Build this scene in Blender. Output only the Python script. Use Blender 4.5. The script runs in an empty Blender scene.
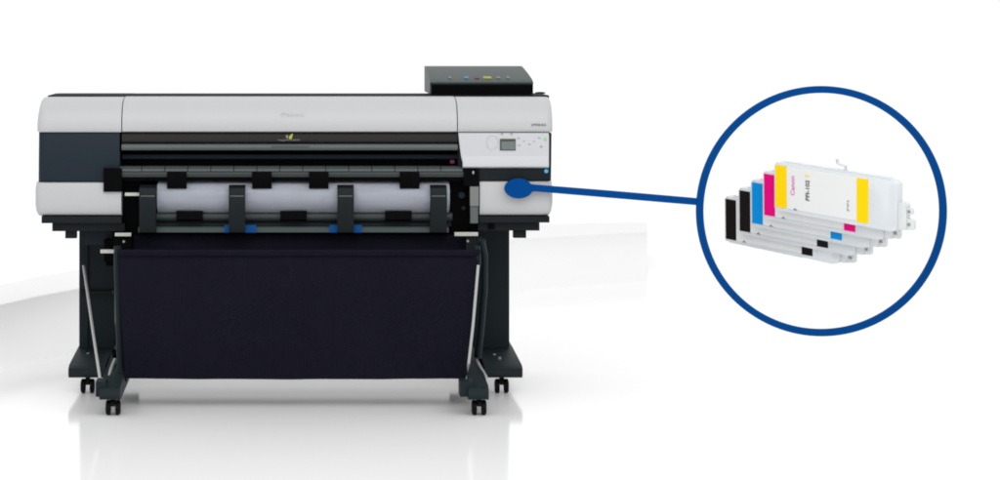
import bpy, bmesh, math
from mathutils import Vector, Matrix
R = math.radians
scene = bpy.context.scene
COL = scene.collection

# ------------------------------------------------------------------ camera model
D, H, F = 7.6, 1.363, 2076.0          # metres to the printer front, eye height, focal length in px of a 1000 px wide photo
CX, CY = 294.0, 30.0
def X(px, Y): return (px - CX) * (D + Y) / F
def Z(py, Y): return H - (py - CY) * (D + Y) / F
def P(px, py, Y): return Vector((X(px, Y), Y, Z(py, Y)))

# ------------------------------------------------------------------ materials
def lin(c):
    return tuple(((v/255)/12.92 if v/255 <= .04045 else ((v/255+.055)/1.055)**2.4) for v in c)
def mat(name, rgb, rough=.5, spec=.3, metal=0., bump=0., bscale=300., var=0., coat=0., emit=0., vscale=6.):
    m = bpy.data.materials.new(name); m.use_nodes = True
    nt = m.node_tree; b = nt.nodes['Principled BSDF']
    b.inputs['Base Color'].default_value = (*rgb, 1)
    b.inputs['Roughness'].default_value = rough
    b.inputs['Specular IOR Level'].default_value = spec
    b.inputs['Metallic'].default_value = metal
    b.inputs['Coat Weight'].default_value = coat
    if emit:
        b.inputs['Emission Color'].default_value = (*rgb, 1); b.inputs['Emission Strength'].default_value = emit
    tc = nt.nodes.new('ShaderNodeTexCoord')
    if var:
        n = nt.nodes.new('ShaderNodeTexNoise'); n.inputs['Scale'].default_value = vscale; n.inputs['Detail'].default_value = 4
        r = nt.nodes.new('ShaderNodeMapRange'); r.inputs['To Min'].default_value = 1-var; r.inputs['To Max'].default_value = 1+var
        mx = nt.nodes.new('ShaderNodeVectorMath'); mx.operation = 'SCALE'; mx.inputs[0].default_value = rgb
        nt.links.new(tc.outputs['Object'], n.inputs['Vector']); nt.links.new(n.outputs['Fac'], r.inputs['Value'])
        nt.links.new(r.outputs['Result'], mx.inputs['Scale']); nt.links.new(mx.outputs['Vector'], b.inputs['Base Color'])
    if bump:
        n = nt.nodes.new('ShaderNodeTexNoise'); n.inputs['Scale'].default_value = bscale; n.inputs['Detail'].default_value = 2
        bp = nt.nodes.new('ShaderNodeBump'); bp.inputs['Strength'].default_value = bump; bp.inputs['Distance'].default_value = .001
        nt.links.new(tc.outputs['Object'], n.inputs['Vector']); nt.links.new(n.outputs['Fac'], bp.inputs['Height'])
        nt.links.new(bp.outputs['Normal'], b.inputs['Normal'])
    return m
M = {}
M['floor'] = mat('white_floor_gloss', (.90,.90,.90), .11, .40, var=.004)
M['wallwhite'] = mat('matte_white', (.855,.855,.855), .8, .05, var=.01)
M['silver'] = mat('silver_grey_plastic', (.425,.429,.438), .42, .40, bump=.12, bscale=900, var=.012)
M['panel'] = mat('light_grey_panel', (.47,.48,.50), .4, .4, bump=.1, bscale=900)
M['slate'] = mat('slate_plastic', (.011,.018,.027), .5, .14, bump=.15, bscale=700, var=.05)
M['dark'] = mat('charcoal_plastic', (.006,.0095,.011), .5, .13, bump=.2, bscale=600, var=.06)
M['foot'] = mat('charcoal_metal', (.008,.015,.018), .5, .15, bump=.2, bscale=500, var=.08)
M['black'] = mat('black_plastic', (.0012,.0012,.0016), .6, .04)
M['smoke'] = mat('smoked_window', (.015,.014,.013), .35, .22, var=.1)
M['ledge'] = mat('grey_plastic_ledge_sheen', (.078,.090,.090), .4, .4, var=.05)  # grey lifted: the front ledge's highlight is put into the colour
M['teal'] = mat('greenish_grey_steel', (.045,.062,.063), .4, .4, var=.1)
M['tank'] = mat('dark_teal_plastic', (.028,.042,.043), .45, .25, bump=.1, bscale=600, var=.04)
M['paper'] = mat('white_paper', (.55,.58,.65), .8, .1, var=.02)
M['roller'] = mat('dark_roller', (.026,.034,.034), .45, .3, var=.1)
M['blue'] = mat('blue_pad', (.002,.07,.25), .6, .12)
M['call'] = mat('blue_callout_paint', (.0,.048,.205), .8, .05)
M['metal'] = mat('bright_steel', (.50,.50,.47), .35, .5, var=.05)
M['rod'] = mat('pale_grey_rod', (.36,.37,.36), .4, .4)
M['screw'] = mat('screw_steel', (.25,.28,.28), .4, .5)
M['rubber'] = mat('black_rubber', (.002,.002,.0022), .6, .1)
M['screen'] = mat('lcd_grey', (.13,.155,.155), .3, .3, var=.06)
M['olive'] = mat('display_bezel', (.055,.058,.045), .4, .3)
M['mark'] = mat('printed_grey', (.27,.28,.28), .6, .1)
M['badge'] = mat('pale_badge_print', (.47,.475,.48), .5, .3)
M['nameink'] = mat('name_print', (.16,.17,.17), .6, .1)
M['leaf'] = mat('yellow_green_emblem', (.36,.36,.05), .5, .2)
M['pale'] = mat('pale_print', (.20,.19,.18), .5, .2)
M['green'] = mat('green_lamp', (.22,.55,.20), .5, .2)
M['cyanlamp'] = mat('light_blue_lamp', (.06,.36,.62), .5, .2)
M['lampgrey'] = mat('grey_dot', (.16,.17,.16), .5, .2)
M['pinkdot'] = mat('pink_dot', (.16,.03,.07), .5, .2)
M['yellowdot'] = mat('yellow_dot', (.33,.32,.03), .5, .2)
M['bluedot'] = mat('sky_blue_dot', (.05,.20,.36), .5, .2)
M['cart'] = mat('frosted_clear_plastic', (.84,.88,.91), .25, .5, var=.02, vscale=14)
M['cartlabel'] = mat('cartridge_label', (.72,.73,.725), .5, .2, var=.008)
M['cartclear'] = mat('clear_connector', (.80,.83,.83), .2, .6, var=.05, vscale=30)
M['port'] = mat('grey_port', (.26,.27,.26), .5, .3)
M['c_yellow'] = mat('label_yellow', (.92,.60,.0), .55, .1)
M['c_magenta'] = mat('label_magenta', (.75,.0,.19), .55, .1)
M['c_cyan'] = mat('label_cyan', (.0,.25,.66), .55, .1)
M['c_black'] = mat('label_black', (.008,.006,.005), .55, .1)
M['logo'] = mat('logo_print', (.62,.12,.40), .6, .1)
M['txt'] = mat('dark_print', (.10,.10,.09), .6, .1)
for k in ('cart','cartclear'): M[k].node_tree.nodes['Principled BSDF'].inputs['Transmission Weight'].default_value = .3
# woven basket cloth
def cloth_mat():
    m = bpy.data.materials.new('navy_woven_cloth'); m.use_nodes = True
    nt = m.node_tree; b = nt.nodes['Principled BSDF']
    b.inputs['Roughness'].default_value = .85; b.inputs['Specular IOR Level'].default_value = .15
    b.inputs['Sheen Weight'].default_value = .03
    tc = nt.nodes.new('ShaderNodeTexCoord')
    n = nt.nodes.new('ShaderNodeTexNoise'); n.inputs['Scale'].default_value = 3.5; n.inputs['Detail'].default_value = 6
    cr = nt.nodes.new('ShaderNodeValToRGB')
    cr.color_ramp.elements[0].position = .3; cr.color_ramp.elements[0].color = (.0100,.0096,.0215,1)
    cr.color_ramp.elements[1].position = .7; cr.color_ramp.elements[1].color = (.0120,.0116,.0252,1)
    nt.links.new(tc.outputs['Object'], n.inputs['Vector']); nt.links.new(n.outputs['Fac'], cr.inputs['Fac'])
    nt.links.new(cr.outputs['Color'], b.inputs['Base Color'])
    w1 = nt.nodes.new('ShaderNodeTexWave'); w1.inputs['Scale'].default_value = 60; w1.bands_direction = 'X'
    w2 = nt.nodes.new('ShaderNodeTexWave'); w2.inputs['Scale'].default_value = 60; w2.bands_direction = 'Z'
    ad = nt.nodes.new('ShaderNodeMath'); ad.operation = 'ADD'
    bp = nt.nodes.new('ShaderNodeBump'); bp.inputs['Strength'].default_value = .5; bp.inputs['Distance'].default_value = .001
    for w, i in ((w1,0),(w2,1)):
        nt.links.new(tc.outputs['Object'], w.inputs['Vector']); nt.links.new(w.outputs['Fac'], ad.inputs[i])
    nt.links.new(ad.outputs[0], bp.inputs['Height']); nt.links.new(bp.outputs['Normal'], b.inputs['Normal'])
    return m
M['cloth'] = cloth_mat()

# ------------------------------------------------------------------ object helpers
def link(name, bm, m, parent=None, smooth=False, bevel=0., seg=2, angle=35):
    if bevel:
        ed = [e for e in bm.edges if len(e.link_faces) == 2 and e.calc_face_angle(0) > R(angle)]
        if ed: bmesh.ops.bevel(bm, geom=ed, offset=bevel, segments=seg, affect='EDGES', profile=.5, clamp_overlap=True)
    bmesh.ops.recalc_face_normals(bm, faces=bm.faces[:])
    if smooth or bevel:
        for f in bm.faces: f.smooth = True
        for e in bm.edges:
            if len(e.link_faces) == 2 and e.calc_face_angle(0) > R(32): e.smooth = False
    me = bpy.data.meshes.new(name); bm.to_mesh(me); bm.free()
    me.materials.append(m)
    o = bpy.data.objects.new(name, me); COL.objects.link(o)
    if parent is not None:
        o.parent = parent
        if parent.type == 'EMPTY' and parent.get('worldverts'): o.location = -Vector(parent.location)
    return o
def tag(o, label=None, cat=None, group=None, kind=None):
    if label: o['label'] = label
    if cat: o['category'] = cat
    if group: o['group'] = group
    if kind: o['kind'] = kind
    return o
def a_box(bm, x0, x1, y0, y1, z0, z1):
    v = [bm.verts.new(p) for p in ((x0,y0,z0),(x1,y0,z0),(x1,y1,z0),(x0,y1,z0),(x0,y0,z1),(x1,y0,z1),(x1,y1,z1),(x0,y1,z1))]
    for f in ((0,3,2,1),(4,5,6,7),(0,1,5,4),(1,2,6,5),(2,3,7,6),(3,0,4,7)): bm.faces.new([v[i] for i in f])
def box(name, m, parent, x0, x1, y0, y1, z0, z1, bevel=.003):
    bm = bmesh.new(); a_box(bm, x0, x1, y0, y1, z0, z1); return link(name, bm, m, parent, bevel=bevel)
def pbox(name, m, parent, px0, px1, py0, py1, Yf, depth, bevel=.003):
    return box(name, m, parent, X(px0,Yf), X(px1,Yf), Yf, Yf+depth, Z(py1,Yf), Z(py0,Yf), bevel)
def a_prism(bm, prof, x0, x1):                   # prof: (y, z) polygon, extruded along x
    a = [bm.verts.new((x0,y,z)) for y, z in prof]; b = [bm.verts.new((x1,y,z)) for y, z in prof]
    n = len(prof)
    bm.faces.new(a); bm.faces.new(b[::-1])
    for i in range(n): bm.faces.new((a[i], b[i], b[(i+1)%n], a[(i+1)%n]))
def prism(name, m, parent, prof, x0, x1, bevel=.003, angle=35):
    bm = bmesh.new(); a_prism(bm, prof, x0, x1); return link(name, bm, m, parent, bevel=bevel, angle=angle)
def pp(*pts): return [(Y, Z(py, Y)) for Y, py in pts]
def a_tube(bm, pts, r, n=12):
    pts = [Vector(p) for p in pts]; rings = []
    for i, p in enumerate(pts):
        d = (pts[min(i+1,len(pts)-1)] - pts[max(i-1,0)]).normalized()
        up = Vector((0,0,1)) if abs(d.z) < .9 else Vector((0,1,0))
        a = d.cross(up).normalized(); b = d.cross(a)
        rings.append([bm.verts.new(p + r*(math.cos(t)*a + math.sin(t)*b)) for t in [2*math.pi*k/n for k in range(n)]])
    for i in range(len(rings)-1):
        for k in range(n): bm.faces.new((rings[i][k], rings[i][(k+1)%n], rings[i+1][(k+1)%n], rings[i+1][k]))
    bm.faces.new(rings[0][::-1]); bm.faces.new(rings[-1])
def tube(name, m, parent, pts, r, n=12):
    bm = bmesh.new(); a_tube(bm, pts, r, n); return link(name, bm, m, parent, smooth=True)
def text(name, s, m, parent, org, xd, zd, w, h, off=.0006, bold=.008):
    """lettering fitted to a box w x h whose lower left corner is org"""
    cu = bpy.data.curves.new('lettering', 'FONT'); cu.body = s; cu.extrude = .02; cu.offset = bold; cu.resolution_u = 4
    t = bpy.data.objects.new('lettering_tmp', cu); COL.objects.link(t)
    dg = bpy.context.evaluated_depsgraph_get(); me = bpy.data.meshes.new_from_object(t.evaluated_get(dg))
    bpy.data.objects.remove(t); bpy.data.curves.remove(cu)
    xs = [v.co.x for v in me.vertices]; ys = [v.co.y for v in me.vertices]
    x0, y0 = min(xs), min(ys); sx = w/(max(xs)-x0); sy = h/(max(ys)-y0)
    xd = Vector(xd).normalized(); zd = Vector(zd).normalized(); nd = xd.cross(zd)
    for v in me.vertices:
        v.co = Vector(org) + xd*((v.co.x-x0)*sx) + zd*((v.co.y-y0)*sy) + nd*(off if v.co.z > 0 else -off)
    me.name = name; me.materials.clear(); me.materials.append(m)
    o = bpy.data.objects.new(name, me); COL.objects.link(o)
    if parent is not None:
        o.parent = parent
        if parent.get('worldverts'): o.location = -Vector(parent.location)
    return o
def disc(name, m, parent, c, r, depth=.002, rz=None, n=20):   # short cylinder, axis along y, facing the camera side
    bm = bmesh.new(); rz = rz or r
    ring = lambda y: [bm.verts.new((c[0]+r*math.cos(2*math.pi*k/n), y, c[2]+rz*math.sin(2*math.pi*k/n))) for k in range(n)]
    a, b = ring(c[1]-depth), ring(c[1])
    bm.faces.new(a); bm.faces.new(b[::-1])
    for k in range(n): bm.faces.new((a[k], b[k], b[(k+1)%n], a[(k+1)%n]))
    return link(name, bm, m, parent, smooth=True)

# ------------------------------------------------------------------ setting
bm = bmesh.new()
v = [bm.verts.new(p) for p in ((-150,-30,0),(150,-30,0),(150,300,0),(-150,300,0))]; bm.faces.new(v)
tag(link('floor', bm, M['floor']), kind='structure')

# low curved white wall with an added foot cove, shaped so its shading fades into the floor
ctrl = []
zt = .20
for px, pa, pb in ((-60,318.5,299),(0,304.5,285),(40,295.5,276.5),(80,288,269.5),(180,272,256),(300,256.5,242),(420,245.5,231.5),(530,238,225),(600,234,223),(647,231.5,222)):
    yf = (H-zt)*F/(pa-CY) - D; yb = (H-zt)*F/(pb-CY) - D
    ctrl.append((Vector((X(px,yf), yf)), Vector((X(px,yb), yb))))
bm = bmesh.new(); rows = []
for i, (a, b) in enumerate(ctrl):
    t = (ctrl[min(i+1,len(ctrl)-1)][0] - ctrl[max(i-1,0)][0]).normalized(); n = Vector((t.y, -t.x))
    if i >= len(ctrl)-3: n = (Vector((0,-D)) - a).normalized()
    r = .185; rx = .22 + .5*min(1, i/6); row = []
    for k in range(9):
        th = R(90*k/8)
        q = a + n*(rx*(1-math.sin(th))); row.append((q.x, q.y, -.0004 + (r+.0004)*(1-math.cos(th))))
    row.append((a.x, a.y, zt-.004)); q = a - n*.004; row.append((q.x, q.y, zt))
    row.append((b.x, b.y, zt)); row.append((b.x, b.y, -.02)); q = a + n*rx; row.append((q.x, q.y, -.02))
    rows.append([bm.verts.new(p) for p in row])
for i in range(len(rows)-1):
    for k in range(len(rows[0])-1): bm.faces.new((rows[i][k], rows[i+1][k], rows[i+1][k+1], rows[i][k+1]))
    bm.faces.new((rows[i][0], rows[i][-1], rows[i+1][-1], rows[i+1][0]))
bm.faces.new(rows[0]); bm.faces.new(rows[-1][::-1])
tag(link('low_wall', bm, M['wallwhite'], smooth=True), 'long low white wall curving across behind the printer', 'wall')

# ------------------------------------------------------------------ printer
pr = bpy.data.objects.new('large_format_printer', None); COL.objects.link(pr)
pr.location = (0, .3, 0); pr['worldverts'] = 1
tag(pr, 'wide floor-standing silver and black printer on four casters with a dark cloth basket below', 'printer')

def edge_shell(name, m, side, px_in, prof, edge, r, Yback, parent=pr):
    """body cover: prof = (Y, py) bottom to top; edge = outer silhouette px for each row; the outer front corner is rounded"""
    bm = bmesh.new(); rows = []
    for (Y, py), ep in zip(prof, edge):
        z = Z(py, Y); xi = X(px_in, 0); xo = X(ep, Y+r)
        s = 1 if side > 0 else -1
        row = [(xi, Yback, z), (xi, Y, z), (xi+(xo-xi)*.5, Y, z)]
        for k in range(7):
            th = R(90*k/6); row.append((xo - s*r*(1-math.sin(th)), Y + r*(1-math.cos(th)), z))
        row.append((xo, Yback, z)); rows.append([bm.verts.new(p) for p in row])
    n = len(rows[0])
    for i in range(len(rows)-1):
        for k in range(n): bm.faces.new((rows[i][k], rows[i][(k+1)%n], rows[i+1][(k+1)%n], rows[i+1][k]))
    bm.faces.new(rows[0]); bm.faces.new(rows[-1])
    return link(name, bm, m, parent, smooth=True)

# inner dark body, rear top cover
box('inner_body', M['black'], pr, X(60,0), X(530,0), .16, .62, Z(222,0), Z(98,.16), 0)
tc_z = Z(94.9,.22)
bm = bmesh.new(); a_box(bm, X(49.5,.22), X(547.5,.22), .17, .44, tc_z-.03, tc_z)
link('rear_top_cover', bm, M['black'], pr, bevel=.004)
box('rear_cover', M['dark'], pr, X(52,.3), X(545,.3), .622, .70, Z(222,0), tc_z-.05, .01)

up_prof = [(.004,132.0),(.0,130.5),(-.002,127),(.0,121),(.010,113),(.028,106.5),(.060,101.5),(.105,98.2),(.16,96.6),(.215,95.9)]
up_l = [37.6,37.4,37.3,37.6,38.6,39.8,41.3,43.6,46.8,50.5]
up_r = [552.2,552.4,552.4,552.3,551.9,551.3,550.3,548.9,547.0,545.5]
edge_shell('upper_side_cover', M['silver'], -1, 121.3, up_prof, up_l, .03, .60)
rc = edge_shell('upper_side_cover', M['silver'], 1, 457.9, up_prof, up_r, .03, .60)
text('model_lettering', 'iPF840', M['nameink'], rc, P(531.5,126.2,-.0022), (1,0,0), (0,0,1), X(546,0)-X(531.5,0), .0095)
# central lid
lid_prof = pp((.012,132.0),(.0,131.2),(-.003,129),(-.004,125),(-.002,119),(.008,113),(.026,106.3),(.058,101.2),(.103,97.9),(.158,96.3),(.215,95.5)) + [(.215, Z(98.5,.2)), (.10, Z(104,.1)), (.04, Z(118,.04)), (.03, Z(132,.03))]
lid = prism('top_lid', M['silver'], pr, lid_prof, X(122.3,0), X(456.9,0), .002, 50)
text('lid_lettering', 'Canon', M['badge'], lid, P(280.5,117.2,-.003)+Vector((0,.004,0)), (1,0,0), (0,.12,1), X(303.5,0)-X(280.5,0), .019)

# left column of covers
edge_shell('side_panel', M['slate'], -1, 119.5, [(.012,182.3),(.008,180),(.006,160),(.006,135),(.010,132.6)], [38.6,38.6,38.7,39.0,39.0], .028, .58)
edge_shell('lower_side_cover', M['silver'], -1, 121.2, [(.03,216.0),(.010,214.5),(.002,211),(-.002,204),(-.002,190),(.0,183.2),(.004,182.5)], [39.5,38.0,36.4,35.5,35.6,36.5,37.0], .03, .56)
# right column of covers
edge_shell('control_panel_backing', M['dark'], 1, 458.5, [(.02,180.6),(.016,170),(.014,133.2)], [551.0,551.2,551.6], .02, .58)
cpl = bmesh.new()
pts = [(458.4,132.9),(548.6,132.9),(549.0,137),(548.8,167.4),(464.0,167.4),(461.5,158),(460,148)]
def slab(bm, pts, Yf, Yb):
    a = [bm.verts.new((X(px,Yf), Yf, Z(py,Yf))) for px, py in pts]; b = [bm.verts.new((X(px,Yf), Yb, Z(py,Yf))) for px, py in pts]
    bm.faces.new(a); bm.faces.new(b[::-1]); n = len(pts)
    for i in range(n): bm.faces.new((a[i], b[i], b[(i+1)%n], a[(i+1)%n]))
slab(cpl, pts, -.006, .010)
cp = link('control_panel', cpl, M['panel'], pr, bevel=.002, seg=2)
prism('control_panel_lip', M['panel'], pr, pp((-.0065,156),(-.014,163),(-.014,166.5),(-.006,167.9),(.0,167.9),(.0,156)), X(462.5,0), X(548.4,0), .001)
sc = pbox('display_bezel', M['olive'], cp, 500, 515.6, 138.8, 150.4, -.0085, .003, .001)
pbox('display_screen', M['screen'], sc, 501.6, 515, 141.4, 149.4, -.0095, .0012, .0003)
for px, py, r in ((502,133.9,.005),(511.5,133.9,.005),(518.4,138.2,.004),(519.2,145.2,.004),(529.4,144.2,.0042),(539.2,137.8,.0042),(541.2,146.6,.0048),(524,141,.0032),(534,141.4,.003)):
    disc('button', M['mark'], cp, P(px,py,-.006), r, .0015, r*.62, 14)
# faint jog ring left of the display
tube('button_ring', M['badge'], cp, [P(492.3,142.5,-.0065)+Vector((.021*math.cos(t),0,.026*math.sin(t))) for t in [2*math.pi*k/24 for k in range(25)]], .0012, 6)
disc('status_lamp', M['green'], cp, P(545.2,139.2,-.006), .0048, .0015, .007, 14)
bb = pbox('lower_panel_band', M['dark'], pr, 464.2, 549.4, 168.5, 180.4, -.002, .02, .002)
disc('power_lamp', M['cyanlamp'], bb, P(546.2,171.0,-.002), .0075, .002, .0075)
edge_shell('lower_side_cover', M['silver'], 1, 479.8, [(.03,216.0),(.010,214.5),(.002,211),(-.002,204),(-.002,190),(.0,182.2),(.004,181.2)], [547.8,549.6,551.2,552.4,552.6,551.6,551.2], .03, .56)

# dark undersides, stepped
pbox('base_tray', M['dark'], pr, 41.5, 121.5, 216.4, 223.2, .0, .55, .004)
pbox('base_step', M['dark'], pr, 52.2, 124.5, 223.5, 231.2, .03, .5, .004)
pbox('levelling_knob', M['dark'], pr, 65.2, 76.2, 231.5, 238.4, .05, .04, .003)
pbox('base_tray', M['dark'], pr, 479.2, 549.5, 216.4, 222.6, .0, .55, .004)
pbox('base_step', M['dark'], pr, 478.2, 539.5, 222.9, 230.6, .03, .5, .004)
pbox('levelling_knob', M['dark'], pr, 513.8, 526.2, 230.9, 238.0, .05, .04, .003)
bs = pbox('base_bracket', M['black'], pr, 488.5, 494.5, 224.2, 229.2, .020, .02, .001)

# front strips between the side covers
x0, x1 = X(121.8,0), X(457.5,0)
win = prism('smoked_window', M['smoke'], pr, pp((.012,132.6),(.004,134.5),(.003,139),(.010,142.6),(.06,142.6),(.06,132.6)), x0, x1, .001)
prism('front_ledge', M['ledge'], pr, pp((-.004,144.6),(-.012,147.6),(-.006,149.9),(.04,150.2),(.05,143.5),(.02,143.3)), x0, x1, .0015)
pbox('ledge_inlay', M['teal'], pr, 272, 309, 145.8, 147.0, -.0125, .004, .0004)
# emblem on the smoked window
bm = bmesh.new(); slab(bm, [(289.6,139.4),(288.9,137.0),(290.2,135.0),(292.8,133.2),(292.4,136.4),(291.4,139.0)], -.0008, .0045)
link('emblem', bm, M['leaf'], win)
bm = bmesh.new(); slab(bm, [(286.6,137.9),(285.6,136.4),(286.2,135.0),(288.2,134.9),(288.2,137.0),(288.4,138.6)], -.0008, .0045)
link('emblem_petal', bm, M['pale'], win)
text('window_lettering', 'imagePROGRAF', M['pale'], win, P(278,141.2,.002), (1,0,0), (0,0,1), X(300,0)-X(278,0), .008)
# platen recess
pbox('platen', M['black'], pr, 121.5, 464.0, 150.4, 178, .10, .05, 0)
prism('platen_lip', M['slate'], pr, pp((.06,154.5),(.055,158.5),(.075,160),(.10,160),(.10,154.5)), X(122.5,.06), X(458,.06), .001)
pbox('red_tab', M['pinkdot'], pr, 450.2, 454.4, 160.0, 163.4, .05, .02, .001)
# output guide: ribbed strip
for i in range(15):
    a = 119.2 + i*23.0; b = min(a + 22.2, 462.5)
    if a > 460: break
    prism('output_guide', M['ledge'], pr, pp((.020,166.2),(-.006,169.2),(-.004,171.2),(.06,171.2),(.06,165.8)), X(a,0), X(b,0), .0008)
prism('guide_rail', M['roller'], pr, pp((.000,171.6),(-.004,174),(.000,177),(.06,177),(.06,171.6)), X(119.2,0), X(463.5,0), .001)
pbox('guide_underside', M['black'], pr, 119.5, 464, 177.2, 180.8, .012, .1, 0)
for px in (176.8, 261.8, 318.8, 409.6):
    prism('paper_clamp', M['black'], pr, pp((-.006,171.8),(-.014,175),(-.016,184),(-.010,188.4),(.01,188.6),(.012,171.8)), X(px-9.8,-.01), X(px+9.8,-.01), .003)
# arms that guide the paper down
for px in (147.6, 237.0, 345.6, 438.6):
    g = prism('guide_arm', M['dark'], pr, pp((.07,184.2),(.0,184.8),(-.030,188),(-.044,196),(-.040,212),(-.03,232.4),(.01,232.4),(.0,200),(.03,190),(.07,188)), X(px-8.2,-.03), X(px+8.2,-.03), .003, 50)
    pbox('trim_line', M['ledge'], g, px-7, px+7, 195.6, 196.6, -.046, .004, .0003)
# roller and bars under the paper
tube('feed_roller', M['roller'], pr, [Vector((X(140,.03), .03, Z(216.6,.03))), Vector((X(452,.03), .03, Z(216.6,.03)))], .0165, 20)
for px in (189.5, 293.5, 398.5):
    prism('roller_cover', M['black'], pr, pp((.02,210.6),(.0,212),(-.004,219.4),(.02,221)), X(px-13.2,0), X(px+13.2,0), .002)
prism('lower_bar', M['dark'], pr, pp((.04,222),(.035,226),(.06,226),(.06,222)), X(140,0), X(452,0), .001)
prism('front_bar', M['teal'], pr, pp((.016,226.6),(.010,228),(.010,232.4),(.05,232.4),(.05,226.6)), X(138,0), X(449,0), .001)
for a, b in ((224.4,229.4),(245.0,256.2),(329.6,337.2),(354.0,361.8)):
    pbox('blue_pad', M['blue'], pr, a, b, 225.2, 232.6, -.002, .02, .002)
# side frames around the paper path
pbox('side_frame', M['black'], pr, 103.4, 121.8, 168.4, 191.8, -.012, .05, .003)
pbox('side_plate', M['black'], pr, 121.9, 141, 180, 236, .06, .12, .002)
pbox('side_plate', M['black'], pr, 451, 470.2, 176, 232, .06, .12, .002)
pbox('side_plate', M['black'], pr, 463.6, 479, 168.6, 186, -.010, .05, .002)
pbox('side_plate', M['black'], pr, 470.3, 479.2, 216, 240, .05, .2, .002)
pbox('release_lever', M['lampgrey'], pr, 470.2, 478.8, 186.6, 206, -.012, .03, .003)
pbox('release_lever', M['ledge'], pr, 470.4, 478.0, 206.4, 223.2, -.008, .03, .003)
disc('screw', M['screw'], pr, P(473.2,172.4,-.012), .0035, .002, .006)
disc('gear_hub', M['slate'], pr, P(461.6,195,.058), .012, .006, .012)
disc('gear_hub', M['slate'], pr, P(463.4,208,.058), .007, .006, .007)
box('lower_beam', M['black'], pr, X(122,.1), X(478,.1), .13, .40, Z(262,.1), Z(226,.1), .004)
# bright latches
def latch(px0, px1, py0, py1, Y):
    prism('latch', M['metal'], pr, pp((Y,py0),(Y-.006,py0+1),(Y-.004,py1),(Y+.02,py1),(Y+.02,py0)), X(px0,Y), X(px1,Y), .001)
latch(125,140,192.6,195.8,-.01); latch(115,131,232.8,236.2,-.02); latch(100.5,115.2,249.4,253.2,.02); latch(454.6,478,232.2,236.0,-.02)
pbox('hinge_block', M['black'], pr, 113.4, 131.4, 237, 249, -.01, .06, .004)
pbox('hinge_block', M['dark'], pr, 466, 482, 237, 250, -.01, .06, .004)
disc('screw', M['screw'], pr, P(123.8,241.5,-.01), .0045, .003); disc('screw', M['screw'], pr, P(467.8,241.0,-.01), .0045, .003)
pbox('drawer_front', M['slate'], pr, 83, 113, 231.6, 245, .15, .2, .004)
pbox('drawer_front', M['black'], pr, 104, 113.6, 240, 262, .10, .1, .003)
pbox('side_plate', M['black'], pr, 106, 127, 228, 266, .22, .2, .003)  # added black filler, blocks bright background showing through the gaps

# ink tank box on the top right
tk = [(.30,Z(93.8,.30)),(.30,Z(84.2,.30)),(.294,Z(83.6,.294)),(.294,Z(82.2,.294)),(.302,Z(81.4,.302)),(.34,Z(78.8,.34)),(.45,Z(72.8,.45)),(.57,Z(67.4,.57)),(.62,Z(65.8,.62)),(.64,Z(66.4,.64)),(.64,tc_z+.002),]
tk[0] = (.30, tc_z+.002)
bm = bmesh.new()
xa, xb = .5175, .910
# body loft: right rear corner curves in
n = len(tk); A = [bm.verts.new((xa, y, z)) for y, z in tk]
B = []
for y, z in tk:
    t = max(0, (y-.34)/.30) if z > tc_z+.01 else 0
    B.append(bm.verts.new((xb - .010*t, y, z)))
bm.faces.new(A); bm.faces.new(B[::-1])
for i in range(n): bm.faces.new((A[i], B[i], B[(i+1)%n], A[(i+1)%n]))
tank = link('ink_tank_housing', bm, M['tank'], pr, bevel=.004, angle=40)
box('tank_front', M['black'], tank, xa+.006, xb-.002, .2955, .2995, tc_z+.003, Z(84.6,.2955), 0)
for px, w, mm in ((450,3,'lampgrey'),(466.4,5.5,'bluedot'),(477,5,'pinkdot'),(487.4,9.5,'yellowdot'),(498.4,4.6,'lampgrey'),(508,3.6,'lampgrey')):
    Yc = .350; zc = Z(78.2,.35)
    bm = bmesh.new(); xc = X(px, Yc); hw = w/2*.0033
    q = [(xc-hw,.342,Z(78.75,.342)),(xc+hw,.342,Z(78.75,.342)),(xc+hw,.372,Z(77.08,.372)),(xc-hw,.372,Z(77.08,.372))]
    up = Vector((0,-.3,1)).normalized()
    lo = [bm.verts.new(Vector(p)) for p in q]; hi = [bm.verts.new(Vector(p)+up*.0035) for p in q]
    bm.faces.new(lo[::-1]); bm.faces.new(hi)
    for i in range(4): bm.faces.new((lo[i], lo[(i+1)%4], hi[(i+1)%4], hi[i]))
    link('colour_marker', bm, M[mm], tank, bevel=.001)
disc('top_screw', M['dark'], pr, (X(540,.5), .5, tc_z), .02, .02, .004)

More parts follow.
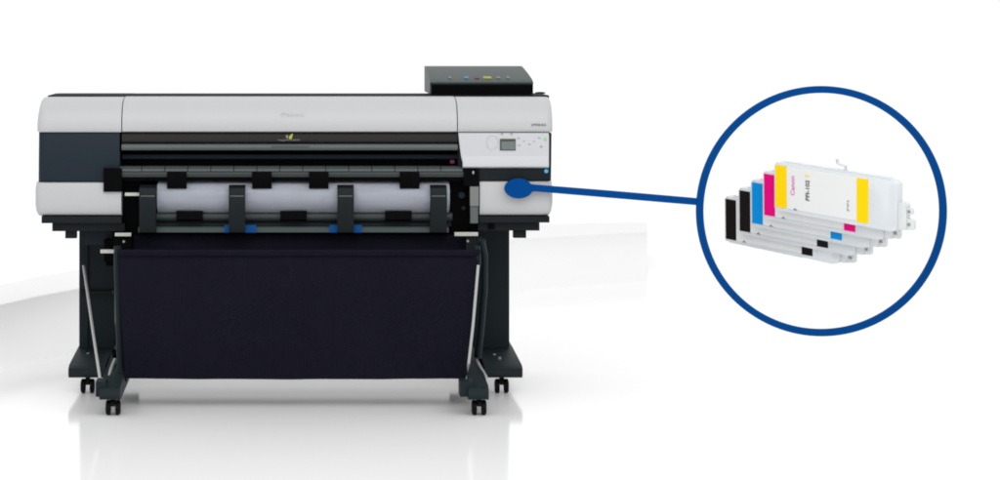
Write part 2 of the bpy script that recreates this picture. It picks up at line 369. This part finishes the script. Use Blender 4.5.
# stand: columns, feet, casters
for s in (-1, 1):
    lo, hi = (-.838, -.700) if s < 0 else (.700, .840)
    col = prism('stand_column', M['foot'], pr, [(.50,.10),(.50,.66),(.66,.66),(.67,.10)], lo, hi, .008)
    out = lo+.004 if s < 0 else hi-.034
    if s < 0: box('column_rib', M['foot'], col, out, out+.03, .488, .499, .11, .655, .004)
    if s < 0: box('column_shelf', M['dark'], col, lo+.01, hi-.004, .47, .499, Z(294.5,.47), Z(291,.47), .002)
    # outer foot: sloping top, rounded front
    f0, f1 = (-.842, -.705) if s < 0 else (.712, .853)
    ft = prism('stand_foot', M['foot'], pr, [(.155,.064),(.142,.078),(.145,.100),(.175,.109),(.49,.125),(.70,.13),(.70,.085),(.60,.07)], f0, f1, .010)
    for px, py in (((88,353),) if s < 0 else ((490.4,349.4),(494.4,354),(499.6,357.2))):
        zz = .122; d = (H-zz)*F/(py-CY); bm = bmesh.new()
        a_tube(bm, [(X(px,d-D), d-D, .105), (X(px,d-D), d-D, zz)], .006, 10); link('bolt', bm, M['screw'], ft, smooth=True)
    # inner foot runs forward under the basket
    g0, g1 = (-.686, -.612) if s < 0 else (.614, .686)
    prism('basket_foot', M['foot'], pr, [(-.285,.060),(-.295,.075),(-.290,.098),(-.262,.108),(.30,.150),(.60,.155),(.60,.075),(-.20,.058)], g0, g1, .008)
    l0, l1 = (-.700, -.665) if s < 0 else (.586, .632)
    box('foot_end_block', M['foot'], pr, l0, l1, -.275, -.20, .068, .122, .010)
    box('foot_link', M['foot'], pr, min(f1,g0) if s<0 else g1-.004, max(f1,g0) if s<0 else f0+.004, .35, .60, .07, .122, .004)
def caster(x, y, hgt):
    bm = bmesh.new()
    prof = [(y-.026, .034), (y-.022, .046), (y-.008, hgt), (y+.014, hgt), (y+.026, .046), (y+.026, .034)]
    a_prism(bm, prof, x-.0075, x+.0075)
    a_tube(bm, [(x, y, hgt-.004), (x, y, hgt+.014)], .008, 10)
    c = link('caster', bm, M['rubber'], pr, bevel=.002)
    for s in (-1, 1):
        bm = bmesh.new(); r = .0265
        prf = [(0.0085, r*.75),(.010, r),(.022, r),(.0255, r*.8),(.0255,.006)]
        n = 24; rings = []
        for dx, rr in prf: rings.append([bm.verts.new((x+s*dx, y+rr*math.cos(2*math.pi*k/n), r+rr*math.sin(2*math.pi*k/n))) for k in range(n)])
        for i in range(len(rings)-1):
            for k in range(n): bm.faces.new((rings[i][k], rings[i][(k+1)%n], rings[i+1][(k+1)%n], rings[i+1][k]))
        bm.faces.new(rings[0]); bm.faces.new(rings[-1])
        link('wheel', bm, M['rubber'], c, smooth=True)
caster(X(87.8,.195), .195, .066); caster(X(501.6,.195), .195, .066)
caster(X(113.2,-.25), -.25, .062); caster(X(479.0,-.25), -.25, .062)
box('reflection_stretcher', M['rod'], pr, -.699, .699, .60, .64, .105, .20, .006)  # unseen beam, height and pale tone set to even the floor reflection

# basket: one hanging cloth, U-shaped section, tapering towards the bottom
bm = bmesh.new(); NX = 40
front_top, front_bot = (-.12, Z(250.5,-.12)), (-.12, Z(379.0,-.12))
sec = [(.060, Z(234.5,.06)), (.045, Z(243,.045)), (.040, Z(252,.04)), (.20,.42), (.36,.22), (.38,.20), (.37,.10), (.30,.085), (.12,.092), (-.10,.103), (-.118,.112)]  # hidden belly hung low to fill the reflection on the floor
m_ = 9
for k in range(1, m_+1):
    t = k/m_; sec.append((-.12 - .012*math.sin(math.pi*t), .112 + (front_top[1]-.112)*t))
sec += [(-.128, front_top[1]+.004), (-.133, front_top[1]-.003), (-.130, front_top[1]-.018)]
def half(zv, side, first):
    t = min(1, max(0, (front_top[1]-zv)/(front_top[1]-front_bot[1])))
    a = X(117.2,-.12) + (X(125.2,-.12)-X(117.2,-.12))*t; b = X(480.0,-.12) + (X(467.5,-.12)-X(480.0,-.12))*t
    if first: a += .045; b -= .038
    return a, b
grid = []
for i, (y, z) in enumerate(sec):
    a, b = half(z, 0, i < 3); row = []
    for k in range(NX+1):
        u = k/NX; x = a + (b-a)*u
        rip = .0035*math.sin(u*23+z*3) + .0022*math.sin(u*47 + z*9)*(.4+.6*math.sin(u*9)**2)
        sag = .0045*math.sin(math.pi*u) if (i >= 9 and i < 12) else 0
        row.append(bm.verts.new((x, y + rip, z - sag*.6)))
    grid.append(row)
for i in range(len(grid)-1):
    for k in range(NX): bm.faces.new((grid[i][k], grid[i][k+1], grid[i+1][k+1], grid[i+1][k]))
bmesh.ops.solidify(bm, geom=bm.faces[:], thickness=.003)
bk = link('basket_cloth', bm, M['cloth'], pr, smooth=True)
tube('hem_rod', M['dark'], bk, [(X(118,-.11), -.112, front_top[1]-.004), (X(479.5,-.11), -.112, front_top[1]-.004)], .006, 10)
# basket frame tubes and rods
tube('basket_tube', M['foot'], pr, [P(117.8,246,-.08), P(117.6,262,-.08), P(119.4,320,-.07), P(120.6,366,-.06), P(123.5,382,-.08)], .014)
tube('basket_tube', M['foot'], pr, [P(481.8,240,-.05), P(484.6,256,-.02), P(484.4,290,.02), P(481,330,.06), P(478,358,.08)], .012)
tube('basket_tube', M['foot'], pr, [P(476.8,246,-.112), P(477.6,266,-.112)], .012)
tube('support_rod', M['rod'], pr, [P(83.6,266,.36), P(92.0,325,.10), P(100.8,384,-.22)], .0054)
tube('support_rod', M['rod'], pr, [P(478.2,265,-.135), P(473.0,325,-.15), P(468.6,364,-.18), P(465.6,384,-.23)], .0052)
tube('tie_bar', M['rod'], pr, [P(103.6,381.5,-.17), P(108.8,377,-.12), P(111.2,369,-.02), P(115.0,359.6,.06)], .0062)
tube('tie_bar', M['rod'], pr, [P(476.0,359.5,.12), P(480.4,368,.0), P(486.2,377.5,-.12)], .0060)
tube('tie_knob', M['black'], pr, [P(113.4,351,.1), P(115.4,357,.08)], .011)
tube('tie_knob', M['black'], pr, [P(477.4,350,.1), P(476.6,357,.1)], .010)

# ------------------------------------------------------------------ paper in the printer
bm = bmesh.new(); sp = [(.095,179.0),(.040,181.5),(.004,186),(-.012,192),(-.014,199),(-.004,206),(.02,211.5),(.04,214)]
g = []
for Y, py in sp:
    g.append([bm.verts.new((X(157.2,0)+(X(449.6,0)-X(157.2,0))*k/30, Y+.001*math.sin(k*.9), Z(py,Y))) for k in range(31)])
for i in range(len(g)-1):
    for k in range(30): bm.faces.new((g[i][k], g[i][k+1], g[i+1][k+1], g[i+1][k]))
bmesh.ops.solidify(bm, geom=bm.faces[:], thickness=.0012)
tag(link('paper_sheet', bm, M['paper'], smooth=True), 'white paper sheet curving out of the printer behind the black guide arms', 'paper')

# ------------------------------------------------------------------ callout: ring, leader and dot
co = bpy.data.objects.new('callout_marker', None); COL.objects.link(co); co.location = P(518,188,-.03); co['worldverts'] = 1
tag(co, 'blue ring joined by a straight blue line to a dot on the printer side', 'callout')
bm = bmesh.new(); c = P(821.4,211.0,-.03); px1 = (D-.03)/F; ro, ri = 125.2*px1, 118.2*px1; n = 128; L = []
for rr, y in ((ri,-.036),(ro,-.036),(ro,-.022),(ri,-.022)):
    L.append([bm.verts.new((c.x+rr*math.cos(2*math.pi*k/n), y, c.z+rr*math.sin(2*math.pi*k/n))) for k in range(n)])
for i in range(4):
    for k in range(n): bm.faces.new((L[i][k], L[i][(k+1)%n], L[(i+1)%4][(k+1)%n], L[(i+1)%4][k]))
link('ring', bm, M['call'], co, bevel=.0015, seg=1)
bm = bmesh.new(); slab(bm, [(529,184.2),(535,184.6),(610,190.6),(697.4,198.2),(697.4,205.2),(610,197.8),(535,191.4),(529,192)], -.034, -.024)
link('leader_line', bm, M['call'], co, bevel=.001, seg=1)
disc('pointer_dot', M['call'], co, P(518.2,188.2,-.018)+Vector((0,0,0)), 14.0*px1, .020, 9.9*px1, 48)

# ------------------------------------------------------------------ ink cartridges
ROT = (Matrix.Rotation(R(-15),3,'Z') @ Matrix.Rotation(R(9.0),3,'X') @ Matrix.Rotation(R(-33.5),3,'Z')).to_euler()
CL, CH, CT = .510, .176, .036
def cartridge(px, py, Y, col, label, letter, full):
    t = bpy.data.objects.new('ink_cartridge', None); COL.objects.link(t)
    t.location = P(px, py, Y); t.rotation_euler = ROT
    tag(t, label, 'ink cartridge', 'ink cartridges lined up inside the blue ring')
    def xz(name, prof, y0, y1, m, par, bev=.002, seg=2):
        bm = bmesh.new(); a = [bm.verts.new((x,y0,z)) for x, z in prof]; b = [bm.verts.new((x,y1,z)) for x, z in prof]; k = len(prof)
        bm.faces.new(a); bm.faces.new(b[::-1])
        for i in range(k): bm.faces.new((a[i], b[i], b[(i+1)%k], a[(i+1)%k]))
        return link(name, bm, m, par, bevel=bev, seg=seg)
    body = xz('tank_body', [(.004,0),(.30,-.002),(.36,-.006),(CL-.030,-.008),(CL-.008,-.002),(CL,.010),(CL,CH-.012),(CL-.012,CH-.002),(.300,CH),(.010,CH),(0,CH-.012),(0,.006)], 0, CT, M['cart'], t, .005, 3)
    xz('top_seam', [(.030,CH-.002),(CL-.03,CH-.002),(CL-.035,CH+.005),(.034,CH+.005)], .013, CT-.006, M['cart'], body, .0015)
    xz('label_panel', [(.0540,.010),(.3480,.010),(.3480,CH-.008),(.0540,CH-.008)], -.0009, .0008, M['cartlabel'], t, 0)
    xz('colour_band', [(.0050,.009),(.0530,.009),(.0530,CH-.010),(.0050,CH-.010)], -.0012, .0008, M[col], t, 0)
    xz('colour_band', [(.3490,.006),(.3960,.006),(.3960,CH-.010),(.3490,CH-.010)], -.0012, .0008, M[col], t, 0)
    xz('bottom_rail', [(.02,-.0035),(.35,-.0075),(.345,.004),(.02,.004)], -.0009, CT-.004, M['cart'], t, .001, 1)
    xz('inner_rib', [(.415,.014),(.419,.014),(.419,CH-.016),(.415,CH-.016)], -.0006, .0008, M['cart'], body, 0)
    xz('end_cap', [(CL-.028,.012),(CL-.006,.014),(CL-.006,CH-.018),(CL-.028,CH-.016)], -.0014, .0008, M['cart'], t, .0004, 1)
    # small printed marks
    text('print_mark', 'A', M['txt'], t, (.082,-.0012,.0075), (1,0,0), (0,0,1), .016, .008, .0006)
    text('print_mark', 'PFI', M['mark'], t, (.318,-.0012,.040), (0,0,1), (-1,0,0), .038, .009, .0006)
    if full:
        text('brand_lettering', 'Canon', M['logo'], t, (.088,-.0014,.062), (0,0,1), (-1,0,0), .072, .017, .0006)
        text('type_lettering', 'PFI-102', M['txt'], t, (.152,-.0014,.052), (0,0,1), (-1,0,0), .076, .017, .0006, .02)
        text('colour_lettering', letter, M[col], t, (.152,-.0014,.136), (0,0,1), (-1,0,0), .016, .017, .0006, .02)
    # connectors on the right-hand end
    cn = xz('connector', [(CL-.004,.002),(CL+.030,.004),(CL+.034,.012),(CL+.034,.092),(CL+.026,.100),(CL-.004,.100)], .006, CT-.006, M['cartclear'], t, .004)
    for z0, z1, dx in ((.006,.046,.056),(.060,.084,.050)):
        xz('spout', [(CL+.030,z0),(CL+dx,z0+.002),(CL+dx+.004,z0+.008),(CL+dx+.004,z1-.008),(CL+dx,z1-.002),(CL+.030,z1)], .010, CT-.012, M['cartclear'], cn, .003)
        zc = (z0+z1)/2
        xz('port', [(CL+.036,zc-.005),(CL+.047,zc-.005),(CL+.047,zc+.005),(CL+.036,zc+.005)], .0085, .0112, M['port'], cn, 0)
    # hook on the top edge
    hk = bmesh.new()
    a_tube(hk, [(.288,CT*.6,CH-.004),(.288,CT*.6,CH+.020),(.272,CT*.6,CH+.024),(.256,CT*.6,CH+.027),(.252,CT*.6,CH+.040)], .0065, 10)
    link('hook', hk, M['cartclear'], t, smooth=True)
    return t
G = [(774.6,208.6,.02,'c_yellow','front ink cartridge with yellow bands and sideways lettering, highest of the row','Y',True),
     (763.2,216.9,.108,'c_magenta','ink cartridge with a magenta band just behind the yellow one','M',False),
     (751.2,225.0,.196,'c_cyan','ink cartridge with a cyan blue band behind the magenta one','C',False),
     (738.9,232.6,.284,'c_black','black-banded ink cartridge between the cyan one and the outermost black one','BK',False),
     (725.0,240.6,.372,'c_black','outermost black-banded ink cartridge, lowest at the left end of the row','MBK',False)]
for a in G: cartridge(*a)

# ------------------------------------------------------------------ light
w = bpy.data.worlds.new('World'); scene.world = w; w.use_nodes = True
w.node_tree.nodes['Background'].inputs['Color'].default_value = (1,1,1,1)
w.node_tree.nodes['Background'].inputs['Strength'].default_value = 1.06
def area(name, loc, target, sx, sy, power):
    l = bpy.data.lights.new(name, 'AREA'); l.shape = 'RECTANGLE'; l.size = sx; l.size_y = sy; l.energy = power
    o = bpy.data.objects.new(name, l); COL.objects.link(o); o.location = loc
    o.rotation_euler = (Vector(target)-Vector(loc)).to_track_quat('-Z','Y').to_euler()
area('near_floor_fill', (.6, -3.2, 3.4), (.6, -1.6, 0), 7, 2.6, 95)  # unseen fill added to whiten the near floor and fade its reflection
area('front_fill', (-.8, -9.5, 4.2), (.8, 0, .5), 6, 3, 60)  # unseen fill added to brighten the front covers, offset to dim the right wall

# ------------------------------------------------------------------ camera
cd = bpy.data.cameras.new('camera'); cam = bpy.data.objects.new('camera', cd); COL.objects.link(cam)
cam.location = (0, -D, H); cam.rotation_euler = (R(90), 0, 0)
cd.sensor_width = 36; cd.lens = F/1000*36
cd.shift_x = (500-CX)/1000; cd.shift_y = -(240-CY)/1000
cd.clip_start = .1; cd.clip_end = 1000
scene.camera = cam
for o in bpy.data.objects:
    if 'worldverts' in o: del o['worldverts']

scene.render.engine = 'CYCLES'
scene.render.resolution_x, scene.render.resolution_y = 1024, 492
scene.cycles.samples = 128
scene.cycles.filter_width = 1.9
scene.view_settings.view_transform = 'Standard'; scene.view_settings.look = 'None'
scene.view_settings.exposure = 0; scene.view_settings.gamma = 1; scene.view_settings.use_curve_mapping = False
